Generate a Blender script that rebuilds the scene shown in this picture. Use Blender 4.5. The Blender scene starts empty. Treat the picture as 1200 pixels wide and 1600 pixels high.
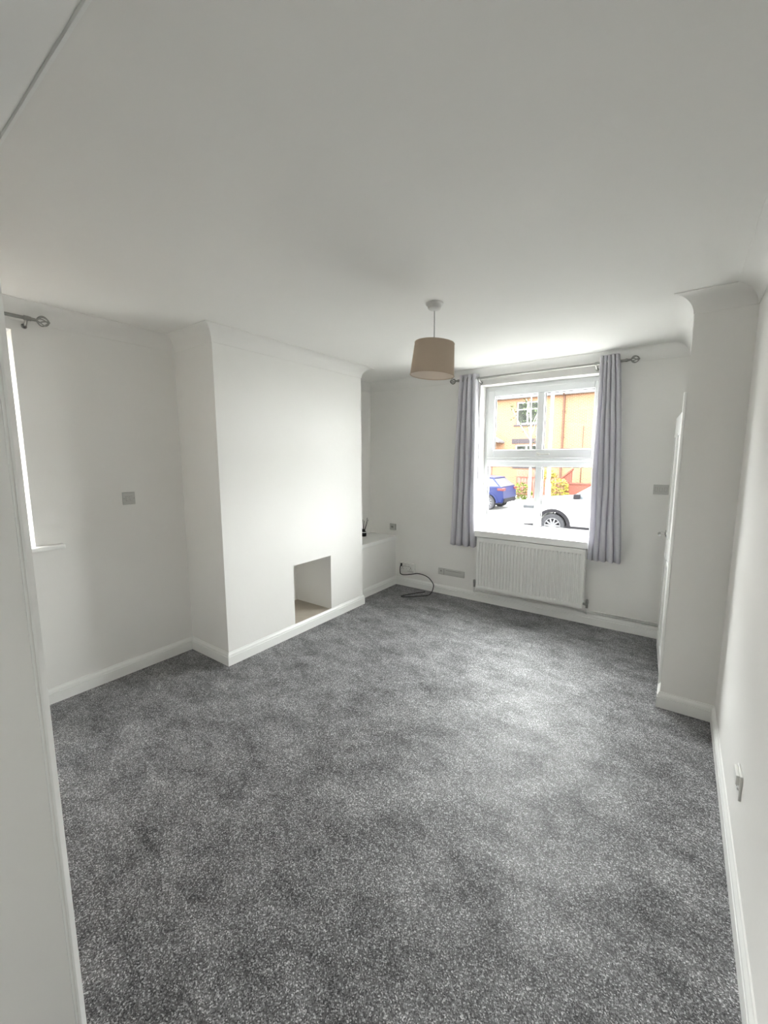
import bpy, bmesh, math, random
from mathutils import Vector, Matrix
random.seed(7)
S = bpy.context.scene
COL = S.collection
PI = math.pi

# ------------------------------------------------------------------ camera
cd = bpy.data.cameras.new('camera')
cam = bpy.data.objects.new('camera', cd)
COL.objects.link(cam)
F_PX, PITCH, YAW, ROLL, CAM_H = 643.4658, math.radians(7.5263), math.radians(35.6254), math.radians(-0.1189), 1.5
fwd = Vector((-math.sin(YAW) * math.cos(PITCH), math.cos(YAW) * math.cos(PITCH), -math.sin(PITCH)))
rgt = Vector((math.cos(YAW), math.sin(YAW), 0))
upv = rgt.cross(fwd)
r2 = rgt * math.cos(ROLL) + upv * math.sin(ROLL)
u2 = -rgt * math.sin(ROLL) + upv * math.cos(ROLL)
M = Matrix((r2, u2, -fwd)).transposed().to_4x4()
M.translation = Vector((0, 0, CAM_H))
cam.matrix_world = M
cd.sensor_fit = 'VERTICAL'
cd.sensor_height = 24.0
cd.sensor_width = 18.0
cd.lens = F_PX * 24.0 / 1600.0
cd.clip_start = 0.02
cd.clip_end = 300
S.camera = cam

# ------------------------------------------------------------------ world, sun, exposure
W = bpy.data.worlds.new('overcast_sky')
S.world = W
W.use_nodes = True
bg = W.node_tree.nodes['Background']
bg.inputs['Color'].default_value = (1.0, 0.978, 0.965, 1)
bg.inputs['Strength'].default_value = 14.0
sd = bpy.data.lights.new('hazy_sun', 'SUN')
sd.energy = 1.5
sd.angle = math.radians(8)
sd.color = (1.0, 0.95, 0.86)
sun = bpy.data.objects.new('hazy_sun', sd)
COL.objects.link(sun)
sun.rotation_euler = Vector((-0.15, 0.62, -0.78)).normalized().to_track_quat('-Z', 'Y').to_euler()
sun.location = (2, -20, 25)


def portal(name, loc, direction, w, h):
    d = bpy.data.lights.new(name, 'AREA')
    d.shape = 'RECTANGLE'
    d.size, d.size_y = w, h
    d.cycles.is_portal = True
    o = bpy.data.objects.new(name, d)
    COL.objects.link(o)
    o.location = loc
    o.rotation_euler = Vector(direction).to_track_quat('-Z', 'Z').to_euler()


portal('daylight_portal', (-1.115, 4.20, 1.47), (0, -1, 0), 1.10, 1.45)
portal('daylight_portal', (-3.24, 0.515, 1.58), (1, 0, 0), 0.46, 1.25)
portal('daylight_portal', (-3.24, -2.05, 1.425), (1, 0, 0), 1.0, 1.25)

S.view_settings.view_transform = 'Standard'
S.view_settings.look = 'None'
S.view_settings.gamma = 1.0
S.view_settings.use_curve_mapping = False
S.view_settings.exposure = 1.70
S.cycles.max_bounces = 24
S.cycles.diffuse_bounces = 16
S.cycles.transparent_max_bounces = 16
S.cycles.sample_clamp_indirect = 8.0
S.cycles.use_denoising = True


# ------------------------------------------------------------------ materials
def mat(name, color, rough=0.6, metal=0.0, spec=0.5):
    m = bpy.data.materials.new(name)
    m.use_nodes = True
    b = m.node_tree.nodes['Principled BSDF']
    b.inputs['Base Color'].default_value = (*color, 1)
    b.inputs['Roughness'].default_value = rough
    b.inputs['Metallic'].default_value = metal
    b.inputs['Specular IOR Level'].default_value = spec
    return m


def N(m, t, **kw):
    n = m.node_tree.nodes.new(t)
    for k, v in kw.items():
        setattr(n, k, v)
    return n


def L(m, a, b):
    m.node_tree.links.new(a, b)


def bsdf(m):
    return m.node_tree.nodes['Principled BSDF']


def noise_tint(m, scale, c1, c2, bump=0.0, bscale=None, dist=0.002, lo=0.35, hi=0.65, detail=4):
    tc = N(m, 'ShaderNodeTexCoord')
    no = N(m, 'ShaderNodeTexNoise')
    no.inputs['Scale'].default_value = scale
    no.inputs['Detail'].default_value = detail
    L(m, tc.outputs['Object'], no.inputs['Vector'])
    rp = N(m, 'ShaderNodeValToRGB')
    rp.color_ramp.elements[0].position = lo
    rp.color_ramp.elements[0].color = (*c1, 1)
    rp.color_ramp.elements[1].position = hi
    rp.color_ramp.elements[1].color = (*c2, 1)
    L(m, no.outputs['Fac'], rp.inputs['Fac'])
    L(m, rp.outputs['Color'], bsdf(m).inputs['Base Color'])
    if bump:
        n2 = N(m, 'ShaderNodeTexNoise')
        n2.inputs['Scale'].default_value = bscale or scale * 8
        n2.inputs['Detail'].default_value = 3
        L(m, tc.outputs['Object'], n2.inputs['Vector'])
        bp = N(m, 'ShaderNodeBump')
        bp.inputs['Strength'].default_value = bump
        bp.inputs['Distance'].default_value = dist
        L(m, n2.outputs['Fac'], bp.inputs['Height'])
        L(m, bp.outputs['Normal'], bsdf(m).inputs['Normal'])
    return m


wall_m = noise_tint(mat('matt_white_wall_paint', (.80, .80, .78), .75, spec=.25), 1.3, (.79, .783, .762), (.815, .808, .79), .12, 26, .004)
ceil_m = noise_tint(mat('matt_white_ceiling_paint', (.80, .80, .78), .8, spec=.2), 1.1, (.785, .78, .76), (.81, .805, .785), .10, 20, .004)
gloss_m = mat('white_gloss_trim_paint', (.82, .825, .81), .32)
upvc_m = mat('white_upvc', (.80, .82, .83), .28)
plastic_m = mat('white_plastic', (.74, .74, .72), .35)
greyplastic_m = mat('dull_white_plastic', (.52, .52, .50), .5)
gap_m = mat('shadow_gap_grey', (.22, .22, .21), .7)
slot_m = mat('dark_socket_slot', (.04, .04, .04), .6)
rad_m = mat('radiator_enamel', (.76, .765, .745), .35)
chrome_m = mat('brushed_chrome', (.55, .55, .54), .25, 1.0)
steel_m = mat('dull_satin_steel', (.36, .36, .34), .38, 1.0)
black_m = mat('black_rubber', (.012, .012, .013), .5)
hearth_m = noise_tint(mat('beige_painted_hearth', (.5, .45, .37), .7), 4, (.40, .36, .30), (.48, .43, .365))
brown_m = mat('brown_plastic_pipe', (.035, .016, .010), .7, spec=.2)

# carpet: heathered grey pile
carpet_m = mat('grey_heather_carpet', (.2, .2, .2), .57, spec=.5)


def make_carpet(m):
    tc = N(m, 'ShaderNodeTexCoord')
    v = N(m, 'ShaderNodeTexVoronoi')
    v.inputs['Scale'].default_value = 300
    v.inputs['Randomness'].default_value = 1
    L(m, tc.outputs['Object'], v.inputs['Vector'])
    sx = N(m, 'ShaderNodeSeparateColor')
    L(m, v.outputs['Color'], sx.inputs['Color'])
    rp = N(m, 'ShaderNodeValToRGB')
    e = rp.color_ramp.elements
    e[0].position, e[0].color = .0, (.022, .022, .025, 1)
    e[1].position, e[1].color = 1.0, (.58, .58, .60, 1)
    for ps, cv in ((.25, .075), (.6, .14), (.85, .28)):
        mid = e.new(ps)
        mid.color = (cv, cv, cv * 1.05, 1)
    L(m, sx.outputs['Red'], rp.inputs['Fac'])
    # brushed pile: broad patches where the pile leans another way
    mp = N(m, 'ShaderNodeMapping')
    mp.inputs['Rotation'].default_value = (0, 0, .6)
    mp.inputs['Scale'].default_value = (1.0, 1.6, 1)
    L(m, tc.outputs['Object'], mp.inputs['Vector'])
    p = N(m, 'ShaderNodeTexNoise')
    p.inputs['Scale'].default_value = 4.2
    p.inputs['Detail'].default_value = 6
    p.inputs['Roughness'].default_value = .72
    p.inputs['Distortion'].default_value = .15
    L(m, mp.outputs['Vector'], p.inputs['Vector'])
    r2_ = N(m, 'ShaderNodeMapRange')
    r2_.inputs['From Min'].default_value = .32
    r2_.inputs['From Max'].default_value = .68
    r2_.inputs['To Min'].default_value = .60
    r2_.inputs['To Max'].default_value = 1.36
    L(m, p.outputs['Fac'], r2_.inputs['Value'])
    gl = N(m, 'ShaderNodeMapRange')
    gl.inputs['From Min'].default_value = .35
    gl.inputs['From Max'].default_value = .65
    gl.inputs['To Min'].default_value = .22
    gl.inputs['To Max'].default_value = .95
    L(m, p.outputs['Fac'], gl.inputs['Value'])
    L(m, gl.outputs['Result'], bsdf(m).inputs['Specular IOR Level'])
    mx = N(m, 'ShaderNodeMix', data_type='RGBA', blend_type='MULTIPLY')
    mx.inputs['Factor'].default_value = 1
    L(m, rp.outputs['Color'], mx.inputs['A'])
    L(m, r2_.outputs['Result'], mx.inputs['B'])
    L(m, mx.outputs['Result'], bsdf(m).inputs['Base Color'])
    bp = N(m, 'ShaderNodeBump')
    bp.inputs['Strength'].default_value = .22
    bp.inputs['Distance'].default_value = .0025
    L(m, v.outputs['Distance'], bp.inputs['Height'])
    L(m, bp.outputs['Normal'], bsdf(m).inputs['Normal'])
    bsdf(m).inputs['Sheen Weight'].default_value = .08
    bsdf(m).inputs['Sheen Roughness'].default_value = .4


make_carpet(carpet_m)


def glass_mat(name, tint=(.96, .985, .98), refl=.9):
    m = bpy.data.materials.new(name)
    m.use_nodes = True
    nt = m.node_tree
    nt.nodes.clear()
    out = nt.nodes.new('ShaderNodeOutputMaterial')
    tr = nt.nodes.new('ShaderNodeBsdfTransparent')
    tr.inputs['Color'].default_value = (*tint, 1)
    gl = nt.nodes.new('ShaderNodeBsdfGlossy')
    gl.inputs['Roughness'].default_value = .02
    fr = nt.nodes.new('ShaderNodeFresnel')
    fr.inputs['IOR'].default_value = 1.45
    mx = nt.nodes.new('ShaderNodeMixShader')
    # reflect at the outer faces only: light inside the thin pane must not be trapped by total reflection
    ge = nt.nodes.new('ShaderNodeNewGeometry')
    inv = nt.nodes.new('ShaderNodeMath')
    inv.operation = 'SUBTRACT'
    inv.inputs[0].default_value = 1.0
    nt.links.new(ge.outputs['Backfacing'], inv.inputs[1])
    mu = nt.nodes.new('ShaderNodeMath')
    mu.operation = 'MULTIPLY'
    nt.links.new(fr.outputs[0], mu.inputs[0])
    nt.links.new(inv.outputs[0], mu.inputs[1])
    nt.links.new(mu.outputs[0], mx.inputs[0])
    nt.links.new(tr.outputs[0], mx.inputs[1])
    nt.links.new(gl.outputs[0], mx.inputs[2])
    nt.links.new(mx.outputs[0], out.inputs[0])
    return m


glass_m = glass_mat('clear_window_glass')


def cloth_mat(name, col, trans=.35, rough=.9):
    m = bpy.data.materials.new(name)
    m.use_nodes = True
    nt = m.node_tree
    out = nt.nodes['Material Output']
    b = nt.nodes['Principled BSDF']
    b.inputs['Base Color'].default_value = (*col, 1)
    b.inputs['Roughness'].default_value = rough
    b.inputs['Specular IOR Level'].default_value = .15
    tr = nt.nodes.new('ShaderNodeBsdfTranslucent')
    tr.inputs['Color'].default_value = (*col, 1)
    mx = nt.nodes.new('ShaderNodeMixShader')
    mx.inputs[0].default_value = trans
    nt.links.new(b.outputs[0], mx.inputs[1])
    nt.links.new(tr.outputs[0], mx.inputs[2])
    nt.links.new(mx.outputs[0], out.inputs[0])
    # woven relief
    tc = nt.nodes.new('ShaderNodeTexCoord')
    no = nt.nodes.new('ShaderNodeTexNoise')
    no.inputs['Scale'].default_value = 400
    nt.links.new(tc.outputs['Object'], no.inputs['Vector'])
    bp = nt.nodes.new('ShaderNodeBump')
    bp.inputs['Strength'].default_value = .15
    bp.inputs['Distance'].default_value = .001
    nt.links.new(no.outputs['Fac'], bp.inputs['Height'])
    nt.links.new(bp.outputs['Normal'], b.inputs['Normal'])
    return m


curtain_m = cloth_mat('silver_grey_curtain_cloth', (.66, .65, .695), .22)
shade_m = cloth_mat('taupe_linen_shade', (.60, .515, .425), .38)
lining_m = cloth_mat('pale_shade_lining', (.86, .80, .74), .30)


# ------------------------------------------------------------------ mesh builder
class MB:
    def __init__(self):
        self.bm = bmesh.new()

    def quadgrid(self, pts, closed_u=False, closed_v=False):
        bm = self.bm
        V = [[bm.verts.new(p) for p in row] for row in pts]
        nu, nv = len(V), len(V[0])
        for i in range(nu if closed_u else nu - 1):
            for j in range(nv if closed_v else nv - 1):
                a, b_, c, d = V[i][j], V[(i + 1) % nu][j], V[(i + 1) % nu][(j + 1) % nv], V[i][(j + 1) % nv]
                try:
                    bm.faces.new((a, b_, c, d))
                except ValueError:
                    pass
        return V

    def box(self, x0, x1, y0, y1, z0, z1):
        bm = self.bm
        v = [bm.verts.new(p) for p in ((x0, y0, z0), (x1, y0, z0), (x1, y1, z0), (x0, y1, z0), (x0, y0, z1), (x1, y0, z1), (x1, y1, z1), (x0, y1, z1))]
        for f in ((0, 3, 2, 1), (4, 5, 6, 7), (0, 1, 5, 4), (1, 2, 6, 5), (2, 3, 7, 6), (3, 0, 4, 7)):
            bm.faces.new([v[i] for i in f])
        return v

    def prism(self, poly, a0, a1, axis):
        """extrude a closed 2D polygon along axis; poly holds the two other coordinates in xyz order"""
        bm = self.bm

        def P(uv, a):
            u, v_ = uv
            return {'x': (a, u, v_), 'y': (u, a, v_), 'z': (u, v_, a)}[axis]
        A = [bm.verts.new(P(q, a0)) for q in poly]
        B = [bm.verts.new(P(q, a1)) for q in poly]
        n = len(poly)
        for i in range(n):
            bm.faces.new((A[i], A[(i + 1) % n], B[(i + 1) % n], B[i]))
        bm.faces.new(A[::-1])
        bm.faces.new(B)
        return self

    def tube(self, pts, rad, seg=12, caps=True, closed=False):
        pts = [Vector(p) for p in pts]
        n = len(pts)
        rads = rad if isinstance(rad, (list, tuple)) else [rad] * n
        rings = []
        prev = None
        for i, p in enumerate(pts):
            if closed:
                t = (pts[(i + 1) % n] - pts[i - 1]).normalized()
            else:
                t = (pts[min(i + 1, n - 1)] - pts[max(i - 1, 0)]).normalized()
            if prev is None:
                ref = Vector((0, 0, 1)) if abs(t.z) < .9 else Vector((1, 0, 0))
                s = t.cross(ref).normalized()
            else:
                s = (prev - t * prev.dot(t)).normalized()
            prev = s
            w = t.cross(s)
            rings.append([p + (s * math.cos(2 * PI * k / seg) + w * math.sin(2 * PI * k / seg)) * rads[i] for k in range(seg)])
        V = self.quadgrid(rings, closed_u=closed, closed_v=True)
        if caps and not closed:
            self.bm.faces.new(V[0][::-1])
            self.bm.faces.new(V[-1])
        return self

    def lathe(self, prof, c=(0, 0, 0), seg=24, axis='z', closed=False, caps=True):
        rings = []
        for r, h in prof:
            row = []
            for k in range(seg):
                a = 2 * PI * k / seg
                x, y = r * math.cos(a), r * math.sin(a)
                q = {'z': (x, y, h), 'y': (x, h, y), 'x': (h, x, y)}[axis]
                row.append((c[0] + q[0], c[1] + q[1], c[2] + q[2]))
            rings.append(row)
        V = self.quadgrid(rings, closed_u=closed, closed_v=True)
        if caps and not closed:
            for row in (V[0], V[-1]):
                try:
                    self.bm.faces.new(row)
                except ValueError:
                    pass
        return self

    def build(self, name, m, parent=None, smooth=False, bevel=0.0, loc=None):
        bm = self.bm
        bmesh.ops.recalc_face_normals(bm, faces=bm.faces)
        me = bpy.data.meshes.new(name)
        bm.to_mesh(me)
        bm.free()
        if m:
            me.materials.append(m)
        o = bpy.data.objects.new(name, me)
        COL.objects.link(o)
        if smooth:
            for p in me.polygons:
                p.use_smooth = True
            if smooth == 'auto':
                sh = o.modifiers.new('edge_split', 'EDGE_SPLIT')
                sh.split_angle = math.radians(38)
        if bevel:
            b = o.modifiers.new('bevel', 'BEVEL')
            b.width = bevel
            b.segments = 2
            b.limit_method = 'ANGLE'
            b.angle_limit = math.radians(40)
        if parent:
            o.parent = parent
            o.matrix_parent_inverse = parent.matrix_world.inverted() if loc is None else Matrix()
        if loc is not None:
            o.location = loc
        return o


def tag(o, label=None, cat=None, group=None, kind=None):
    if label:
        o['label'] = label
    if cat:
        o['category'] = cat
    if group:
        o['group'] = group
    if kind:
        o['kind'] = kind
    return o


def struct(o, label, cat):
    return tag(o, label, cat, kind='structure')


def empty(name, loc, label, cat, group=None, rz=0.0, kind=None):
    o = bpy.data.objects.new(name, None)
    COL.objects.link(o)
    o.empty_display_size = .1
    o.location = loc
    o.rotation_euler = (0, 0, rz)
    tag(o, label, cat, group, kind)
    bpy.context.view_layer.update()
    return o


def wall_grid(mb, axis, a0, a1, u0, u1, z0, z1, holes):
    """wall slab perpendicular to axis between a0 and a1 with rectangular holes (ua,ub,za,zb)"""
    us = sorted({u0, u1, *[h[0] for h in holes], *[h[1] for h in holes]})
    zs = sorted({z0, z1, *[h[2] for h in holes], *[h[3] for h in holes]})
    nu, nz = len(us) - 1, len(zs) - 1
    solid = [[not any(h[0] <= (us[i] + us[i + 1]) / 2 <= h[1] and h[2] <= (zs[j] + zs[j + 1]) / 2 <= h[3] for h in holes) for j in range(nz)] for i in range(nu)]
    bm = mb.bm
    cache = {}

    def v(a, u, z):
        k = (a, u, z)
        if k not in cache:
            cache[k] = bm.verts.new((a, u, z) if axis == 'x' else (u, a, z))
        return cache[k]
    for i in range(nu):
        for j in range(nz):
            if not solid[i][j]:
                continue
            ua, ub, za, zb = us[i], us[i + 1], zs[j], zs[j + 1]
            bm.faces.new((v(a0, ua, za), v(a0, ub, za), v(a0, ub, zb), v(a0, ua, zb)))
            bm.faces.new((v(a1, ua, zb), v(a1, ub, zb), v(a1, ub, za), v(a1, ua, za)))
            if i == 0 or not solid[i - 1][j]:
                bm.faces.new((v(a0, ua, za), v(a0, ua, zb), v(a1, ua, zb), v(a1, ua, za)))
            if i == nu - 1 or not solid[i + 1][j]:
                bm.faces.new((v(a0, ub, za), v(a1, ub, za), v(a1, ub, zb), v(a0, ub, zb)))
            if j == 0 or not solid[i][j - 1]:
                bm.faces.new((v(a0, ua, za), v(a1, ua, za), v(a1, ub, za), v(a0, ub, za)))
            if j == nz - 1 or not solid[i][j + 1]:
                bm.faces.new((v(a0, ua, zb), v(a0, ub, zb), v(a1, ub, zb), v(a1, ua, zb)))
    return mb


# ------------------------------------------------------------------ room shell
CEIL = 2.354
WY = 3.98            # inner face of the window wall
XL = -3.05           # left wall
XC, Y1, Y2 = -2.57, 1.645, 3.205   # chimney breast
XR = 0.26            # right wall
YP = 2.86            # pier front
YA, YB = 0.25, 0.08  # partition faces (far, near)
OX, OZ = -1.106, 2.042             # opening edge and head
REAR = -3.6

mb = MB(); mb.box(XL - .3, 1.1, REAR - .3, WY + .3, -.25, 0)
struct(mb.build('floor', carpet_m), 'grey heathered carpet covering the whole floor', 'floor')
mb = MB(); mb.box(XL - .3, 1.1, REAR - .3, WY + .3, CEIL, CEIL + .25)
struct(mb.build('ceiling', ceil_m), 'plain white ceiling', 'ceiling')

WIN = (-1.67, -.56, .70, 2.205)
mb = wall_grid(MB(), 'y', WY, WY + .30, XL - .3, 1.1, 0, CEIL, [WIN])
struct(mb.build('wall_front', wall_m), 'white wall with the front window and radiator', 'wall')
LWIN = (.295, .737, .955, 2.205)
RWIN = (-2.55, -1.55, .80, 2.05)
mb = wall_grid(MB(), 'x', XL - .30, XL, REAR, WY, 0, CEIL, [LWIN, RWIN])
struct(mb.build('wall_left', wall_m), 'white wall at left with side window', 'wall')
mb = wall_grid(MB(), 'x', XR, XR + .2, REAR, YP, 0, CEIL, [])
struct(mb.build('wall_right', wall_m), 'plain white wall running along the right edge', 'wall')
mb = MB(); mb.box(0, .9, YP, YP + .10, 0, CEIL)
struct(mb.build('wall_pier', wall_m), 'white wall return facing the room beside the door', 'wall')
mb = wall_grid(MB(), 'x', 0, .10, YP + .10, WY, 0, CEIL, [(3.06, 3.83, 0, 1.80)])
struct(mb.build('wall_door_side', wall_m), 'white wall seen edge-on holding the door', 'wall')
mb = MB(); mb.box(.9, 1.1, YP, WY, 0, CEIL)
struct(mb.build('wall_cupboard_back', wall_m), 'back wall of the cupboard behind the door', 'wall')
mb = wall_grid(MB(), 'y', REAR - .25, REAR, XL - .3, XR + .2, 0, CEIL, [])
struct(mb.build('wall_rear', wall_m), 'plain white rear wall behind the camera', 'wall')
# partition with the opening the picture is taken through
mb = wall_grid(MB(), 'y', YB, YA, XL, XR, 0, CEIL, [(OX, XR, 0, OZ)])
struct(mb.build('wall_partition', wall_m), 'white wall end in the left foreground with overhead beam', 'wall')

# chimney breast with hearth opening
mb = wall_grid(MB(), 'x', XC - .10, XC, Y1, Y2, 0, CEIL, [(2.285, 2.737, .088, .603)])
mb.box(XL, XC - .10, Y1, Y1 + .10, 0, CEIL)
mb.box(XL, XC - .10, Y2 - .10, Y2, 0, CEIL)
# hearth recess
mb.box(XC - .479, XC - .465, 2.25, 2.78, .088, .65)
mb.box(XC - .465, XC - .10, 2.245, 2.285, .088, .65)
mb.box(XC - .465, XC - .10, 2.737, 2.777, .088, .65)
mb.box(XC - .465, XC - .10, 2.285, 2.737, .603, .65)
cb = struct(mb.build('wall_chimney_breast', wall_m), 'white chimney breast with small square hearth opening', 'wall')
mb = MB(); mb.box(XC - .465, XC - .001, 2.286, 2.736, .04, .089)
mb.build('hearth_slab', hearth_m, cb)['label'] = 'beige floor of the hearth opening'

# boxed-in cupboard in the alcove
BX = -2.68
bx = empty('alcove_cupboard', (BX, 3.6, 0), 'low white boxed-in cupboard in the alcove beside the window wall', 'cupboard')
mb = MB(); mb.box(XL, BX, Y2, WY, 0, .545)
mb.build('front_panel', wall_m, bx)
mb = MB(); mb.box(XL, BX + .016, Y2, WY, .545, .587)
mb.build('top_board', gloss_m, bx, bevel=.004)


# skirting boards: profile (offset from wall, height)
SK = [(0, 0), (.016, 0), (.016, .064), (.0105, .0655), (.0105, .0695), (.0145, .071), (.013, .080), (.006, .091), (.005, .0965), (0, .097)]


def skirt(name, p0, p1, nrm, label, ext0=0.0, ext1=0.0, prof=SK, m=gloss_m):
    """profile swept from p0 to p1 on the floor; nrm points into the room; ext>0 mitres outward corners, <0 inner"""
    p0, p1, nrm = Vector((*p0, 0)), Vector((*p1, 0)), Vector((*nrm, 0))
    t = (p1 - p0).normalized()
    mbs = MB()
    rows = []
    for (p, s, e) in ((p0, -1, ext0), (p1, 1, ext1)):
        rows.append([p + nrm * d + t * s * d * e + Vector((0, 0, h)) for d, h in prof])
    V = mbs.quadgrid(rows, closed_v=True)
    mbs.bm.faces.new(V[0][::-1]); mbs.bm.faces.new(V[1])
    return struct(mbs.build(name, m), label, 'baseboard' if prof is SK else 'coving')


skirt('baseboard_front', (BX, WY), (0, WY), (0, -1), 'white skirting board below the radiator and front window', -1, -1)
skirt('baseboard_cupboard', (BX, Y2), (BX, WY), (1, 0), 'short white skirting along the low alcove cupboard', 0, -1)
skirt('baseboard_chimney_front', (XC, Y1), (XC, Y2), (1, 0), 'white skirting across the chimney breast below the hearth', 1, 1)
skirt('baseboard_chimney_near', (XL, Y1), (XC, Y1), (0, -1), 'short white skirting on the near side of chimney breast', -1, 1)
skirt('baseboard_chimney_far', (XC, Y2), (BX, Y2), (0, 1), 'tiny skirting return on far side of chimney breast', 1, -1)
skirt('baseboard_left', (XL, YA), (XL, Y1), (1, 0), 'white skirting along the left wall under the light switch', -1, -1)
skirt('baseboard_pier', (0, YP), (XR, YP), (0, -1), 'short white skirting on the wall return by the door', 1, -1)
skirt('baseboard_pier_side', (0, YP), (0, 2.985), (-1, 0), 'short white skirting between wall return corner and door frame', 1, 0)
skirt('baseboard_right', (XR, REAR), (XR, YP), (-1, 0), 'white skirting running along the right wall', 0, -1)
skirt('baseboard_far_end', (0, 3.905), (0, WY), (-1, 0), 'tiny skirting between door frame and front wall', 0, -1)

# coving: concave quarter, drawn as offset d from wall, height
CV = .096
CO = [(0, CEIL), (0, CEIL - CV), (.004, CEIL - CV)]
for k in range(0, 9):
    a = k / 8 * PI / 2
    CO.append((CV - (CV - .005) * math.cos(a), CEIL - CV + (CV - .0035) * math.sin(a)))
CO += [(CV, CEIL)]
CO = CO[::-1]
ti = 1


def cove(p0, p1, nrm, label, e0, e1):
    global ti
    o = skirt('trim_%d' % ti, p0, p1, nrm, label, e0, e1, prof=CO, m=ceil_m)
    for p in o.data.polygons:
        p.use_smooth = len(p.vertices) == 4
    es = o.modifiers.new('edge_split', 'EDGE_SPLIT'); es.split_angle = math.radians(35)
    ti += 1


cove((XL, WY), (0, WY), (0, -1), 'curved white coving above the front window', -1, -1)
cove((XL, Y2), (XL, WY), (1, 0), 'curved white coving in the alcove beyond the chimney breast', -1, -1)
cove((XC, Y2), (XL, Y2), (0, 1), 'curved white coving on far side of chimney breast', 1, -1)
cove((XC, Y1), (XC, Y2), (1, 0), 'curved white coving across the chimney breast', 1, 1)
cove((XL, Y1), (XC, Y1), (0, -1), 'curved white coving on near side of chimney breast', -1, 1)
cove((XL, YA), (XL, Y1), (1, 0), 'curved white coving above the left wall and side window', -1, -1)
cove((XL, YA), (XR, YA), (0, 1), 'curved white coving on far face of the overhead beam', -1, -1)
cove((XR, YA), (XR, YP), (-1, 0), 'curved white coving along the right wall', -1, -1)
cove((0, YP), (XR, YP), (0, -1), 'curved white coving on the wall return beside the door', 1, -1)
cove((0, YP), (0, WY), (-1, 0), 'curved white coving above the door', 1, -1)

# architrave round the foreground opening: stepped edge and a bead on the lining
mb = MB()
mb.prism([(OX, YA), (OX - .001, YA + .002), (OX - .010, YA + .0125), (OX - .02, YA + .013), (OX - .062, YA + .010), (OX - .07, YA + .004), (OX - .07, YA)], 0, OZ + .07, 'z')
mb.box(OX - .02, OX + .0035, YA - .011, YA - .0075, 0, OZ)
mb.box(OX - .02, OX + .002, YA - .0045, YA, 0, OZ)
struct(mb.build('trim_%d' % ti, gloss_m), 'white moulded architrave on the wall end in left foreground', 'architrave'); ti += 1
mb = MB()
mb.prism([(YA, OZ + .0125), (YA + .0075, OZ + .0125), (YA + .0075, OZ + .006), (YA + .012, OZ + .006), (YA + .014, OZ + .02), (YA + .010, OZ + .062), (YA, OZ + .07)], OX, XR, 'x')
struct(mb.build('trim_%d' % ti, gloss_m), 'white architrave on the overhead beam edge at upper left', 'architrave'); ti += 1

# ------------------------------------------------------------------ front window
wx0, wx1, wz0, wz1 = -1.67, -.56, .765, 2.205
FY0, FY1 = 4.125, 4.19


def frame_mb(mb, x0, x1, z0, z1, y0, y1, l, r, b, t):
    mb.box(x0, x0 + l, y0, y1, z0, z1)
    mb.box(x1 - r, x1, y0, y1, z0, z1)
    mb.box(x0 + l, x1 - r, y0, y1, z0, z0 + b)
    mb.box(x0 + l, x1 - r, y0, y1, z1 - t, z1)


win = empty('window_1', (-1.115, 4.15, wz0), 'white four-pane front window looking onto the street', 'window', kind='structure')
mb = MB()
frame_mb(mb, wx0, wx1, wz0, wz1, FY0, FY1, .036, .036, .058, .045)
mb.box(wx0 + .036, wx1 - .036, FY0, FY1, 1.408, 1.488)
mb.box(-1.146, -1.084, FY0, FY1, wz0 + .058, 1.408)
mb.build('outer_frame', upvc_m, win, bevel=.006)
mb = MB()
frame_mb(mb, wx0 + .030, wx1 - .030, 1.478, 2.165, FY0 - .018, FY1 - .02, .072, .072, .098, .062)
mb.box(-1.148, -1.084, FY0 - .018, FY1 - .02, 1.576, 2.104)
sash = mb.build('top_sash', upvc_m, win, bevel=.007)
mb = MB(); mb.prism([(FY0 - .018, 1.500), (FY0 - .034, 1.492), (FY0 - .036, 1.466), (FY0 - .018, 1.462), (FY0, 1.462), (FY0, 1.476), (FY0 - .018, 1.476)], wx0 + .036, wx1 - .036, 'x')
mb.build('transom_bead', upvc_m, win, bevel=.003)
for (a, b_, z0, z1, par) in ((-1.568, -1.148, 1.576, 2.103, sash), (-1.084, -.662, 1.576, 2.103, sash), (-1.634, -1.146, .823, 1.408, win), (-1.084, -.596, .823, 1.408, win)):
    mb = MB(); mb.box(a - .004, b_ + .004, 4.150, 4.154, z0 - .004, z1 + .004)
    mb.build('pane', glass_m, par)
    mb = MB(); frame_mb(mb, a, b_, z0, z1, 4.138, 4.150, .006, .006, .006, .006)
    mb.build('gasket', slot_m, par)
mb = MB()
mb.box(-1.135, -1.105, FY0 - .032, FY0 - .018, 1.515, 1.545)
mb.box(-1.125, -1.015, FY0 - .046, FY0 - .032, 1.522, 1.538)
mb.build('window_handle', plastic_m, sash, bevel=.003)
mb = MB(); mb.box(-1.666, -.564, 3.89, 4.125, .702, .765)
sill = mb.build('window_sill', gloss_m, win, bevel=.006)

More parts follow.
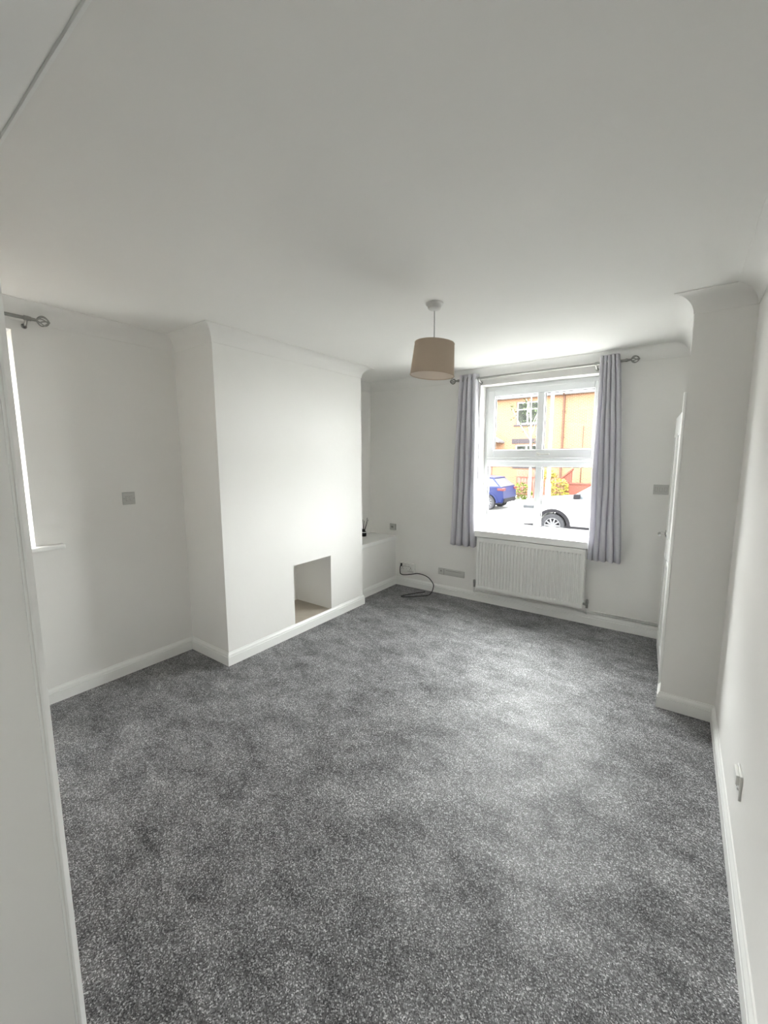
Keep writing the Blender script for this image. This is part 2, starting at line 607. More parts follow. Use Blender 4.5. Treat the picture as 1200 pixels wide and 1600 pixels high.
# side window in the left wall
lw = empty('window_2', (XL - .2, .516, .955), 'side window in the left wall partly hidden by the wall end', 'window', kind='structure')
mb = MB()
mb.box(XL - .21, XL - .15, .297, .337, .985, 2.203)
mb.box(XL - .21, XL - .15, .695, .735, .985, 2.203)
mb.box(XL - .21, XL - .15, .337, .695, .985, 1.035)
mb.box(XL - .21, XL - .15, .337, .695, 2.153, 2.203)
mb.box(XL - .21, XL - .15, .337, .695, 1.58, 1.64)
mb.build('outer_frame', upvc_m, lw, bevel=.005)
for z0, z1 in ((1.035, 1.58), (1.64, 2.153)):
    mb = MB(); mb.box(XL - .182, XL - .178, .333, .699, z0 - .004, z1 + .004)
    mb.build('pane', glass_m, lw)
mb = MB()
mb.box(XL - .15, XL + .002, .297, .735, .957, .985)
mb.box(XL + .002, XL + .055, .262, .868, .957, .985)
mb.build('window_sill', gloss_m, lw, bevel=.008)

# added window behind the camera, never in view, lets in fill daylight
rw = empty('fill_window', (XL - .2, -2.0, .8), 'added unseen window behind the camera giving fill daylight', 'window', kind='structure')
mb = MB()
X0, X1 = XL - .21, XL - .15
mb.box(X0, X1, RWIN[0], RWIN[0] + .07, .80, 2.05); mb.box(X0, X1, RWIN[1] - .07, RWIN[1], .80, 2.05)
mb.box(X0, X1, RWIN[0] + .07, RWIN[1] - .07, .80, .88); mb.box(X0, X1, RWIN[0] + .07, RWIN[1] - .07, 1.98, 2.05)
mb.box(X0, X1, -2.09, -2.01, .88, 1.98)
mb.build('outer_frame', upvc_m, rw, bevel=.005)
for a, b_ in ((-2.48, -2.09), (-2.01, -1.62)):
    mb = MB(); mb.box(XL - .182, XL - .178, a - .004, b_ + .004, .876, 1.984)
    mb.build('pane', glass_m, rw)

# ------------------------------------------------------------------ door (slightly ajar)
mb = MB()
mb.box(-.016, 0, 2.99, 3.062, 0, 1.87)
mb.box(-.016, 0, 3.828, 3.90, 0, 1.87)
mb.box(-.016, 0, 3.062, 3.828, 1.798, 1.87)
mb.box(0, .10, 3.060, 3.072, 0, 1.80)
mb.box(0, .10, 3.818, 3.830, 0, 1.80)
mb.box(0, .10, 3.072, 3.818, 1.788, 1.80)
struct(mb.build('trim_%d' % ti, gloss_m, bevel=.003), 'white architrave round the door beside the wall return', 'architrave'); ti += 1
dr = empty('door_1', (-.004, 3.076, 0), 'white door slightly ajar seen edge-on with chrome lever handle', 'door', rz=math.radians(3.8), kind='structure')
mb = MB()
mb.box(0, .036, 0, .735, .012, 1.785)
leaf = mb.build('door_leaf', gloss_m, dr, bevel=.003, loc=(0, 0, 0))
mb = MB()
for (y0, y1, z0, z1) in ((.09, .335, .15, .78), (.40, .645, .15, .78), (.09, .335, .92, 1.66), (.40, .645, .92, 1.66)):
    mb.box(-.006, 0, y0, y0 + .02, z0, z1); mb.box(-.006, 0, y1 - .02, y1, z0, z1)
    mb.box(-.006, 0, y0 + .02, y1 - .02, z0, z0 + .02); mb.box(-.006, 0, y0 + .02, y1 - .02, z1 - .02, z1)
mb.build('panel_moulding', gloss_m, dr, loc=(0, 0, 0))
mb = MB()
mb.lathe([(.0, -.009), (.024, -.009), (.026, -.004), (.026, 0)], (0, .675, .925), 20, 'x')
mb.tube([(-.005, .675, .925), (-.038, .675, .925), (-.047, .668, .925), (-.05, .655, .925), (-.05, .61, .928), (-.048, .56, .925)], .0085, 10)
mb.build('lever_handle', chrome_m, dr, smooth='auto', loc=(0, 0, 0))['label'] = 'chrome lever handle'

# ------------------------------------------------------------------ radiator
rad = empty('radiator', (-1.118, WY, .16), 'white ribbed panel radiator on the wall under the front window', 'radiator')
rx0, rx1, rz0, rz1, ry = -1.62, -.622, .165, .70, 3.868
mb = MB()
nr = 30
prof = [(rx0, ry + .03), (rx0, ry + .006), (rx0 + .014, ry)]
step = (rx1 - rx0 - .04) / nr
for i in range(nr):
    x = rx0 + .02 + i * step
    prof += [(x + step * .18, ry), (x + step * .32, ry + .009), (x + step * .68, ry + .009), (x + step * .82, ry)]
prof += [(rx1 - .014, ry), (rx1, ry + .006), (rx1, ry + .03)]
z = [rz0 + .006, rz0 + .035, rz0 + .05, rz1 - .055, rz1 - .04, rz1 - .008]
rows = []
for k, zz in enumerate(z):
    flat = k in (0, 1, 4, 5)
    rows.append([(px, (ry if (flat and py > ry and 2 < j < len(prof) - 3) else py), zz) for j, (px, py) in enumerate(prof)])
mb.quadgrid(rows)
mb.box(rx0 + .001, rx1 - .001, ry + .012, ry + .03, rz0, rz1 - .01)
mb.build('front_panel', rad_m, rad)
mb = MB(); mb.box(rx0 + .01, rx1 - .01, ry + .068, ry + .088, rz0, rz1 - .012)
mb.build('rear_panel', rad_m, rad)
mb = MB()
n = 44
for i in range(n):
    x = rx0 + .012 + i * (rx1 - rx0 - .024) / (n - 1)
    mb.box(x - .004, x + .004, ry + .012, ry + .084, rz1 - .008, rz1 - .004)
mb.box(rx0, rx1, ry + .002, ry + .014, rz1 - .010, rz1)
mb.box(rx0, rx1, ry + .080, ry + .092, rz1 - .010, rz1)
tag(mb.build('top_grille', gloss_m, rad), 'slatted top grille', kind='stuff')
for xa in (rx0 - .002, rx1 - .002):
    mb = MB(); mb.box(xa, xa + .004, ry + .004, ry + .09, rz0 + .01, rz1 - .004)
    mb.build('side_panel', rad_m, rad, bevel=.001)
for xa, sgn in ((rx0, -1), (rx1, 1)):
    mb = MB()
    xx = xa + sgn * .034
    mb.tube([(xa + sgn * .002, ry + .05, rz0 + .035), (xx, ry + .05, rz0 + .035)], .011, 10)
    mb.lathe([(.0, -.028), (.010, -.028), (.011, .012), (.013, .014), (.013, .040), (.010, .046), (0, .046)], (xx, ry + .05, rz0 + .03), 14)
    v = mb.build('valve', steel_m, rad, smooth='auto')
    v['label'] = 'dull metal radiator valve'
    mb = MB(); mb.tube([(xx, ry + .05, rz0 + .002), (xx, ry + .05, .112)], .0075, 8)
    mb.build('valve_tail', rad_m, rad, smooth=True)
for xa in (rx0 + .13, rx1 - .13):
    mb = MB(); mb.box(xa - .015, xa + .015, ry + .088, WY - .001, rz0 + .05, rz1 - .08)
    mb.build('wall_bracket', rad_m, rad)
# heating pipes along the skirting
for (zp, xs) in ((.113, rx0 - .036), (.131, rx1 + .036)):
    mb = MB()
    mb.tube([(xs, ry + .05, zp), (xs + .02, ry + .075, zp), (xs + .05, WY - .014, zp), (-.02, WY - .014, zp)], .0072, 10)
    tag(mb.build('heating_pipe', rad_m, smooth=True), 'lower painted heating pipe along top of front skirting, from left radiator valve' if zp < .12 else 'upper short painted heating pipe right of the radiator', 'pipe')


# ------------------------------------------------------------------ curtains and poles
def curtain(label, top, bot, z0, z1, folds, y, amp0, amp1, ph):
    t = empty('curtain', ((bot[0] + bot[1]) / 2, y, z0), label, 'curtain', 'curtains at the front window')
    mbc = MB()
    rows = []
    ns, nz = folds * 14, 26
    for j in range(nz + 1):
        v_ = j / nz
        zz = z1 + (z0 - z1) * v_
        e = v_ ** .8
        xa, xb = top[0] + (bot[0] - top[0]) * e, top[1] + (bot[1] - top[1]) * e
        amp = amp0 + (amp1 - amp0) * v_
        row = []
        for i in range(ns + 1):
            s = i / ns
            a = 2 * PI * folds * s + ph
            w = (xb - xa)
            xx = xa + w * s - math.sin(a) * w / folds * .10 + .006 * math.sin(9 * v_ + 6 * s) * v_
            c_ = abs(math.sin(a / 2 + .25 * math.sin(2.2 * v_ + s * 3)))
            yy = y + amp * .9 - 2 * amp * c_ ** .62 + .006 * math.sin(7 * s + 2.5 * v_)
            row.append((xx, yy, zz + (.006 * math.sin(a) if j == nz else 0)))
        rows.append(row)
    mbc.quadgrid(rows)
    c = mbc.build('cloth', curtain_m, t, smooth=True)
    so = c.modifiers.new('solidify', 'SOLIDIFY')
    so.thickness = .0025
    for i in range(folds * 2):
        s = (i + .5) / (folds * 2)
        xx = top[0] + (top[1] - top[0]) * s
        me_ = MB()
        ring = [(xx + .004 * math.sin(k * PI / 8), y + .023 * math.cos(k * PI / 8), 2.262 + .023 * math.sin(k * PI / 8)) for k in range(16)]
        me_.tube(ring, .0035, 6, closed=True)
        me_.build('eyelet', chrome_m, t, smooth=True)
    return t


curtain('silver grey eyelet curtain hanging left of the window', (-1.855, -1.668), (-1.925, -1.650), .592, 2.305, 4, 3.905, .034, .036, .4)
curtain('silver grey eyelet curtain hanging right of the window beside the wall switch', (-.596, -.458), (-.600, -.349), .618, 2.318, 5, 3.900, .034, .038, 1.3)


def pole(label, p0, p1, wall_dir, brackets, caps=(True, True)):
    """pole from p0 to p1 with cage finials, brackets reaching back along wall_dir"""
    p0, p1, wd = Vector(p0), Vector(p1), Vector(wall_dir)
    t = (p1 - p0).normalized()
    root = empty('curtain_pole', (p0 + p1) / 2, label, 'curtain pole')
    mbp = MB(); mbp.tube([p0, p1], .0095, 14)
    mbp.build('rod', steel_m, root, smooth='auto')
    for p, d, yes in ((p0, -t, caps[0]), (p1, t, caps[1])):
        if not yes:
            continue
        mbp = MB()
        mbp.tube([p, p + d * .012, p + d * .014, p + d * .03, p + d * .04], [.0125, .0125, .0095, .0085, .006], 12)
        # wire cage: six bowed wires meeting at a tip
        up = Vector((0, 0, 1)); sd_ = d.cross(up).normalized()
        for k in range(6):
            a = k * PI / 3
            pts = []
            for q in range(9):
                s = q / 8
                rr = .026 * math.sin(PI * min(1, s * 1.0)) ** .75 + .002
                aa = a + s * 1.1
                pts.append(p + d * (.036 + .058 * s) + (up * math.cos(aa) + sd_ * math.sin(aa)) * rr)
            mbp.tube(pts, .0036, 6)
        mbp.lathe([(0, -.005), (.005, 0), (0, .005)], p + d * .095, 8)
        mbp.build('finial', steel_m, root, smooth='auto')['label'] = 'twisted wire cage finial'
    for s, ln in brackets:
        b = p0 + t * s
        mbp = MB()
        mbp.tube([b - t * .010, b + t * .010], .0135, 14)
        mbp.tube([b + Vector((0, 0, -.010)), b + wd * ln * .45 + Vector((0, 0, -.030)), b + wd * ln + Vector((0, 0, -.034))], .007, 10)
        c = b + wd * ln + Vector((0, 0, -.034))
        ax = 'y' if abs(wd.y) > .5 else 'x'
        sg = wd.y if ax == 'y' else wd.x
        mbp.lathe([(0, -.006 * sg), (.012, -.006 * sg), (.014, 0), (0, 0)], c, 16, ax)
        mbp.build('bracket', steel_m, root, smooth='auto')
    return root


pole('brushed metal curtain pole with cage finials above the front window', (-1.872, 3.905, 2.262), (-.42, 3.905, 2.266), (0, 1, 0), [(.21, .075), (1.24, .075)])
pole('brushed metal curtain pole with cage finial above the left side window', (-3.0, .28, 2.268), (-3.0, .806, 2.268), (-1, 0, 0), [(.517, .05)], caps=(False, True))

# ------------------------------------------------------------------ pendant lamp
LX, LY = -1.186, 2.145
lamp = empty('pendant_lamp', (LX, LY, CEIL), 'taupe drum-shade pendant lamp hanging from the ceiling', 'lamp')
mb = MB(); mb.lathe([(0, CEIL), (.049, CEIL), (.048, CEIL - .008), (.039, CEIL - .012), (.036, CEIL - .028), (.029, CEIL - .033), (0, CEIL - .033)], (LX, LY, 0), 28)
mb.build('ceiling_rose', mat('aged_white_rose_plastic', (.60, .60, .58), .5), lamp, smooth='auto')
mb = MB(); mb.tube([(LX, LY, CEIL - .04), (LX, LY, 2.12)], .0032, 8)
mb.build('cord', greyplastic_m, lamp, smooth=True)
mb = MB(); mb.lathe([(0, 2.125), (.012, 2.122), (.018, 2.10), (.020, 2.05), (.018, 2.035), (0, 2.035)], (LX, LY, 0), 18)
mb.build('lamp_holder', plastic_m, lamp, smooth='auto')
ST, SB = 2.139, 1.964
tilt = Matrix.Translation((LX, LY, 2.10)) @ Matrix.Rotation(math.radians(4.2), 4, Vector((fwd.x, fwd.y, 0)).normalized()) @ Matrix.Translation((0, 0, -2.10))


mb = MB()
mb.quadgrid([[(r * math.cos(2 * PI * k / 48), r * math.sin(2 * PI * k / 48), h) for k in range(48)] for r, h in [(.112, ST), (.1255, SB)]], closed_v=True)
bmesh.ops.transform(mb.bm, matrix=tilt, verts=mb.bm.verts)
sh = mb.build('lamp_shade', shade_m, lamp, smooth=True)
mb = MB()
mb.quadgrid([[(r * math.cos(2 * PI * k / 48), r * math.sin(2 * PI * k / 48), h) for k in range(48)] for r, h in [(.1105, ST - .002), (.124, SB + .002)]], closed_v=True)
bmesh.ops.transform(mb.bm, matrix=tilt, verts=mb.bm.verts)
mb.build('shade_lining', lining_m, lamp, smooth=True)['label'] = 'paler inner lining'
for (r, h) in ((.1115, ST), (.1252, SB)):
    mb = MB(); mb.tube([(r * math.cos(2 * PI * k / 48), r * math.sin(2 * PI * k / 48), h) for k in range(48)], .0022, 6, closed=True)
    bmesh.ops.transform(mb.bm, matrix=tilt, verts=mb.bm.verts)
    mb.build('shade_rim', shade_m, lamp, smooth=True)
mb = MB()
for k in range(3):
    a = k * 2 * PI / 3 + .4
    mb.tube([(.018 * math.cos(a), .018 * math.sin(a), 2.06), (.06 * math.cos(a), .06 * math.sin(a), 2.075), (.109 * math.cos(a), .109 * math.sin(a), ST - .004)], .0018, 6)
mb.tube([(.021 * math.cos(2 * PI * k / 20), .021 * math.sin(2 * PI * k / 20), 2.06) for k in range(20)], .002, 6, closed=True)
bmesh.ops.transform(mb.bm, matrix=tilt, verts=mb.bm.verts)
mb.build('shade_carrier', chrome_m, lamp, smooth=True)


# ------------------------------------------------------------------ electrical fittings
def plate(name, origin, axis_u, axis_n, w, h, thick, label, cat, modules, m=plastic_m, group=None):
    """faceplate centred on origin; modules: list of ('rocker'|'socket'|'blank', u, v, du, dv)"""
    o = Vector(origin); U_ = Vector(axis_u); Nn = Vector(axis_n); Z = Vector((0, 0, 1))
    t = empty(name, o, label, cat, group)

    def bxo(nm, u0, u1, z0, z1, n0, n1, mm, bev=0.0, par=t):
        mbq = MB()
        vs = []
        for (u, zz, nn) in [(u, zz, nn) for nn in (n0, n1) for zz in (z0, z1) for u in (u0, u1)]:
            vs.append(mbq.bm.verts.new(o + U_ * u + Z * zz + Nn * nn))
        for f in ((0, 1, 3, 2), (4, 6, 7, 5), (0, 4, 5, 1), (2, 3, 7, 6), (0, 2, 6, 4), (1, 5, 7, 3)):
            mbq.bm.faces.new([vs[i] for i in f])
        return mbq.build(nm, mm, par, bevel=bev)
    bxo('faceplate', -w / 2, w / 2, -h / 2, h / 2, 0, thick, m, .0025)
    for kind, u, v_, du, dv in modules:
        if kind == 'rocker':
            bxo('rocker', u - du / 2, u + du / 2, v_ - dv / 2, v_ + dv / 2, thick - .001, thick + .0035, m, .001)
            bxo('rocker_gap', u - du / 2 - .0012, u + du / 2 + .0012, v_ - dv / 2 - .0012, v_ + dv / 2 + .0012, thick - .001, thick + .0004, gap_m)
        elif kind == 'socket':
            bxo('socket_slot', u - .004, u + .004, v_ + .006, v_ + .017, thick - .001, thick + .0006, slot_m)
            bxo('socket_slot', u - .015, u - .006, v_ - .010, v_ - .005, thick - .001, thick + .0006, slot_m)
            bxo('socket_slot', u + .006, u + .015, v_ - .010, v_ - .005, thick - .001, thick + .0006, slot_m)
        elif kind == 'screw':
            bxo('screw', u - .003, u + .003, v_ - .003, v_ + .003, thick - .001, thick + .0008, steel_m)
        elif kind == 'block':
            bxo('switch_cover', u - du / 2, u + du / 2, v_ - dv / 2, v_ + dv / 2, thick, thick + .010, m, .002)
        elif kind == 'line':
            bxo('joint_line', u - du / 2, u + du / 2, v_ - dv / 2, v_ + dv / 2, thick - .001, thick + .0005, gap_m)
    return t


plate('light_switch', (XL, 1.26, 1.228), (0, 1, 0), (1, 0, 0), .078, .084, .010, 'small square double light switch on the left wall', 'switch',
      [('rocker', -.012, 0, .014, .030), ('rocker', .012, 0, .014, .030), ('screw', -.031, 0, 0, 0), ('screw', .031, 0, 0, 0)], greyplastic_m)
plate('light_switch', (-.115, WY, 1.241), (1, 0, 0), (0, -1, 0), .106, .080, .010, 'wide triple light switch on the window wall above the door handle', 'switch',
      [('rocker', -.032, 0, .016, .030), ('rocker', 0, 0, .016, .030), ('rocker', .032, 0, .016, .030)], greyplastic_m)
sk = plate('double_socket', (-2.508, WY, .225), (1, 0, 0), (0, -1, 0), .205, .115, .030, 'white double socket low on the wall by the alcove cupboard', 'socket',
      [('socket', -.055, -.008, 0, 0), ('socket', .055, -.008, 0, 0), ('rocker', -.025, .034, .012, .022), ('rocker', .025, .034, .012, .022), ('screw', 0, -.01, 0, 0), ('line', .05, -.036, .08, .004), ('line', 0, .018, .11, .003)])
plate('aerial_plate', (-2.712, WY, .690), (1, 0, 0), (0, -1, 0), .095, .078, .012, 'small aerial socket plate in the corner above the alcove cupboard', 'socket',
      [('line', -.012, -.002, .030, .022), ('line', .036, 0, .010, .07)], greyplastic_m)
plate('wall_socket', (XR, 1.838, .338), (0, 1, 0), (-1, 0, 0), .088, .094, .008, 'small white single socket low on the right wall', 'socket',
      [('socket', .0, -.014, 0, 0), ('block', .0, .024, .070, .036), ('screw', -.032, -.01, 0, 0), ('screw', .032, -.01, 0, 0)], plastic_m)
plate('media_plate', (-1.948, WY, .253), (1, 0, 0), (0, -1, 0), .312, .070, .014, 'long narrow outlet plate on the wall left of the radiator', 'socket',
      [('line', -.085, 0, .004, .066), ('line', -.120, .006, .012, .018), ('line', .03, .018, .18, .004)], greyplastic_m)

# black cable: plug at the socket, loop against the wall, doubled back on the carpet
cb_ = empty('black_cable', (-2.35, 3.75, 0), 'thin black cable looping from the double socket onto the carpet', 'cable')
pts = [(-2.575, 3.935, .262), (-2.575, 3.915, .23), (-2.57, 3.905, .185), (-2.555, 3.9, .158), (-2.50, 3.9, .156), (-2.40, 3.9, .180), (-2.33, 3.9, .198), (-2.25, 3.9, .195), (-2.18, 3.9, .170), (-2.125, 3.895, .115), (-2.12, 3.885, .07), (-2.125, 3.86, .03), (-2.14, 3.82, .006), (-2.19, 3.755, .005), (-2.25, 3.69, .005), (-2.31, 3.635, .005), (-2.345, 3.612, .005), (-2.368, 3.625, .005), (-2.355, 3.67, .005), (-2.315, 3.75, .005), (-2.265, 3.84, .005), (-2.245, 3.862, .005)]


def smooth_path(p, n=6):
    p = [Vector(q) for q in p]
    out = []
    for i in range(len(p) - 1):
        a, b_, c, d = p[max(i - 1, 0)], p[i], p[i + 1], p[min(i + 2, len(p) - 1)]
        for k in range(n):
            t = k / n
            out.append(.5 * ((2 * b_) + (c - a) * t + (2 * a - 5 * b_ + 4 * c - d) * t * t + (3 * b_ - a - 3 * c + d) * t ** 3))
    out.append(p[-1])
    return out


mb = MB(); mb.tube(smooth_path(pts), .0052, 8)
mb.build('lead', black_m, cb_, smooth=True)
mb = MB(); mb.box(-2.583, -2.567, 3.932, 3.950, .24, .275)
mb.build('plug', black_m, cb_, bevel=.002)
mb = MB(); mb.tube([(-2.245, 3.862, .0055), (-2.235, 3.882, .0055), (-2.228, 3.895, .0055)], .0055, 8)
mb.build('end_connector', black_m, cb_, smooth='auto')

# reed diffuser on the cupboard top, half hidden by the chimney breast
DX, DY, DZ = -2.962, 3.722, .587
rd = empty('reed_diffuser', (DX, DY, DZ), 'small black reed diffuser on the alcove cupboard half hidden by chimney breast', 'diffuser')
mb = MB(); mb.lathe([(0, 0), (.030, 0), (.033, .004), (.033, .05), (.024, .062), (.014, .068), (.014, .085), (0, .085)], (DX, DY, DZ), 20)
mb.build('bottle', mat('black_glass', (.01, .01, .01), .12), rd, smooth='auto')
mb = MB(); mb.lathe([(.0335, .044), (.0345, .044), (.0345, .054), (.0335, .054)], (DX, DY, DZ), 20, closed=True)
mb.build('label_band', plastic_m, rd)['label'] = 'white band'
for k in range(6):
    a = k * 1.05 + .2
    mb = MB(); mb.tube([(DX + .004 * math.cos(a), DY + .004 * math.sin(a), DZ + .03), (DX + .062 * math.cos(a), DY + .05 * math.sin(a), DZ + .20 + .015 * math.sin(k * 2))], .0028, 6)
    mb.build('reed', black_m, rd, smooth=True)

# ------------------------------------------------------------------ outside: street, house, cars
G = -.80
asphalt_m = noise_tint(mat('worn_grey_asphalt', (.3, .3, .3), .9, spec=.2), 40, (.09, .09, .09), (.125, .125, .12), .4, 90, .006)
paving_m = noise_tint(mat('pale_concrete_paving', (.5, .5, .48), .85, spec=.2), 3, (.20, .20, .19), (.265, .26, .25), .3, 60, .004)
mb = MB(); mb.box(-45, 40, -30, 60, G - .3, G - .06)
struct(mb.build('ground', asphalt_m), 'ground around the house', 'ground')
mb = MB(); mb.box(-45, 40, 8.8, 19.6, G - .06, G)
struct(mb.build('road', asphalt_m), 'grey street outside the front window', 'road')
mb = MB(); mb.box(-45, 40, WY + .3, 8.6, G - .06, G + .10)
struct(mb.build('pavement', paving_m), 'pale pavement directly outside the front window', 'pavement')
mb = MB(); mb.box(-45, 40, 19.8, 25.0, G - .06, G + .10)
struct(mb.build('pavement', paving_m), 'pale pavement across the street', 'pavement')
for y0 in (8.6, 19.6):
    kb = empty('kerb', (-4, y0 + .1, G), 'row of pale kerb stones on the near side of the street' if y0 < 10 else 'row of pale kerb stones on the far side of the street', 'kerb', kind='structure')
    first = None
    for i in range(26):
        if first is None:
            mb = MB(); mb.box(0, .90, 0, .2, -.06, .125)
            first = mb.build('kerb_stone', paving_m, kb, bevel=.02, loc=(-8, -.1, 0))
        else:
            o = first.copy(); COL.objects.link(o); o.location = (-8 + i * .915, -.1, 0)
mb = MB(); mb.box(-8, 5, -12, REAR - .25, G - .05, -.06)
struct(mb.build('patio', paving_m), 'pale paved yard behind the house', 'patio')
mb = MB(); mb.box(-8, XL - .3, REAR - .25, WY + .2, G - .05, -.3)
struct(mb.build('side_path', paving_m), 'paved path outside the side window', 'path')

# brick
brick_m = mat('orange_red_brick', (.17, .06, .03), .9, spec=.15)


def make_brick(m, c1, c2, mortar, sc=1.0):
    tc = N(m, 'ShaderNodeTexCoord')
    sp = N(m, 'ShaderNodeSeparateXYZ')
    L(m, tc.outputs['Object'], sp.inputs[0])
    ad = N(m, 'ShaderNodeMath', operation='ADD')
    L(m, sp.outputs['X'], ad.inputs[0]); L(m, sp.outputs['Y'], ad.inputs[1])
    cm = N(m, 'ShaderNodeCombineXYZ')
    L(m, ad.outputs[0], cm.inputs['X']); L(m, sp.outputs['Z'], cm.inputs['Y'])
    b = N(m, 'ShaderNodeTexBrick')
    b.inputs['Scale'].default_value = 1.0
    b.inputs['Brick Width'].default_value = .225 * sc
    b.inputs['Row Height'].default_value = .075 * sc
    b.inputs['Mortar Size'].default_value = .010
    b.inputs['Color1'].default_value = (*c1, 1)
    b.inputs['Color2'].default_value = (*c2, 1)
    b.inputs['Mortar'].default_value = (*mortar, 1)
    L(m, cm.outputs[0], b.inputs['Vector'])
    L(m, b.outputs['Color'], bsdf(m).inputs['Base Color'])


make_brick(brick_m, (.085, .040, .020), (.068, .030, .015), (.11, .075, .05))
redbrick_m = mat('deep_red_brick', (.14, .03, .02), .9, spec=.15)
make_brick(redbrick_m, (.058, .012, .008), (.045, .010, .007), (.065, .034, .025))
mb = MB(); mb.box(-4.9, -4.65, -.9, 3.6, G - .06, 3.6)  # added out-of-view wall, holds back daylight reaching the side window
struct(mb.build('wall_light_block', brick_m), 'added unseen brick wall cutting daylight to the side window', 'wall')
stone_m = mat('grey_stone_lintel', (.020, .017, .019), .9, spec=.1)
house_white_m = mat('weathered_white_frame_paint', (.12, .12, .12), .6, spec=.2)
slate_m = noise_tint(mat('grey_roof_slate', (.2, .2, .21), .7), 5, (.03, .028, .03), (.05, .047, .05))
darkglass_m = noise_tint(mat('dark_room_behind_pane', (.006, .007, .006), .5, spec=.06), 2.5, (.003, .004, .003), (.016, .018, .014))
timber_m = noise_tint(mat('red_brown_stained_timber', (.15, .04, .025), .75), 9, (.055, .015, .010), (.075, .022, .013))

FY = 25.0
house = empty('brick_house', (-6.5, FY, G), 'orange brick house across the street seen through the front window', 'house')
holes = [(-8.2, -6.9, 3.42, 4.75), (-8.2, -6.9, .93, 2.25), (-2.6, -1.2, 3.42, 4.75), (-2.6, -1.2, .93, 2.25), (-14.6, -13.3, 3.42, 4.75), (-14.6, -13.3, .93, 2.25), (-10.7, -9.75, G + .1, 1.45)]
mb = wall_grid(MB(), 'y', FY, FY + .30, -22, 8, G - .05, 5.15, holes)
mb.build('wall', brick_m, house)
mb = MB(); mb.prism([(FY - .30, 5.05), (FY + 4.5, 8.2), (FY + 4.5, 8.05), (FY - .25, 4.93)], -22, 8, 'x')
mb.build('roof', slate_m, house)
mb = MB(); mb.box(-22, 8, FY - .30, FY, 4.96, 5.02)
mb.build('soffit_board', house_white_m, house)
mb = MB()
mb.tube([(-22, FY - .36, 5.06), (8, FY - .36, 5.06)], .06, 10)
mb.build('gutter', upvc_m, house, smooth='auto')
for i, (x0, x1, z0, z1) in enumerate(holes[:6]):
    mb = MB(); frame_mb(mb, x0, x1, z0, z1, FY + .08, FY + .15, .09, .09, .10, .09)
    mb.box((x0 + x1) / 2 - .05, (x0 + x1) / 2 + .05, FY + .08, FY + .15, z0 + .1, z1 - .09)
    mb.box(x0 + .09, (x0 + x1) / 2 - .05, FY + .08, FY + .15, z1 - .48, z1 - .42)
    mb.box((x0 + x1) / 2 + .05, x1 - .09, FY + .08, FY + .15, z1 - .48, z1 - .42)
    f = mb.build('window', house_white_m, house)
    for xa, xb in ((x0 + .09, (x0 + x1) / 2 - .05), ((x0 + x1) / 2 + .05, x1 - .09)):
        mb = MB(); mb.box(xa, xb, FY + .11, FY + .12, z0 + .1, z1 - .09)
        mb.build('pane', darkglass_m, f)
    mb = MB(); mb.box(x0 - .12, x1 + .12, FY - .05, FY + .1, z0 - .09, z0)
    mb.build('window_ledge', stone_m, house)
    if z0 < 2:
        mb = MB(); mb.box(x0 - .2, x1 + .2, FY - .02, FY + .12, z1 + .06, z1 + .34)
        mb.build('lintel', stone_m, house)
mb = MB(); mb.box(-10.7, -9.75, FY + .08, FY + .14, G + .1, 1.45)
fd = mb.build('front_door', house_white_m, house)
mb = MB(); mb.box(-10.5, -9.95, FY + .07, FY + .08, .75, 1.3)
mb.build('pane', darkglass_m, fd)
mb = MB(); mb.tube([(-5.52, FY - .09, G), (-5.52, FY - .09, 4.85), (-5.52, FY - .33, 5.03)], .052, 10)
mb.build('downpipe', brown_m, house, smooth='auto')
for zc in (-.2, 1.2, 2.6, 4.0):
    mb = MB(); mb.box(-5.61, -5.43, FY - .10, FY, zc, zc + .05)
    mb.build('pipe_bracket', brown_m, house)
mb = MB(); mb.tube([(-4.48, FY - .02, G), (-4.48, FY - .02, 3.2)], .022, 8)
mb.build('cable_conduit', brown_m, house, smooth=True)
# gabled porch
mb = MB()
mb.prism([(-10.25, 3.10), (-8.85, 2.36), (-8.85, 2.46), (-10.25, 3.22), (-11.65, 2.46), (-11.65, 2.36)], FY - 1.1, FY, 'y')
mb.build('porch_roof', slate_m, house)
mb = MB(); mb.prism([(-10.25, 3.04), (-9.10, 2.42), (-9.10, 2.30), (-11.40, 2.30), (-11.40, 2.42)], FY - 1.02, FY - .95, 'y')
mb.build('porch_gable', house_white_m, house)
for xp in (-9.30, -11.2):
    mb = MB(); mb.box(xp - .07, xp + .07, FY - 1.05, FY - .91, G + .1, 2.32)
    mb.build('porch_post', timber_m, house)

# garden walls and timber fence
mb = MB()
mb.prism([(-5.45, G + .1), (-4.60, G + .1), (-4.60, .80), (-5.45, .03)], 23.2, 23.45, 'y')
mb.prism([(-5.50, -.03), (-4.55, .83), (-4.55, .93), (-5.50, .06)], 23.15, 23.50, 'y')
tag(mb.build('garden_wall', redbrick_m), 'sloping red brick garden wall behind the yellow shrub', 'garden wall')
mb = MB(); mb.box(-4.59, -2.2, 22.6, 22.8, G + .1, .14); mb.box(-4.6, -2.15, 22.56, 22.84, .14, .20)
tag(mb.build('garden_wall', redbrick_m), 'low red brick garden wall behind the silver car', 'garden wall')
mb = MB(); mb.box(-7.75, -6.50, 24.1, 24.32, G + .1, .40)
gw = tag(mb.build('garden_wall', redbrick_m), 'red brick garden wall with small railings in front of the brick house', 'garden wall')
mb = MB(); mb.box(-7.75, -6.50, 24.18, 24.22, .74, .78)
rl = mb.build('rail', timber_m, gw)
first = None
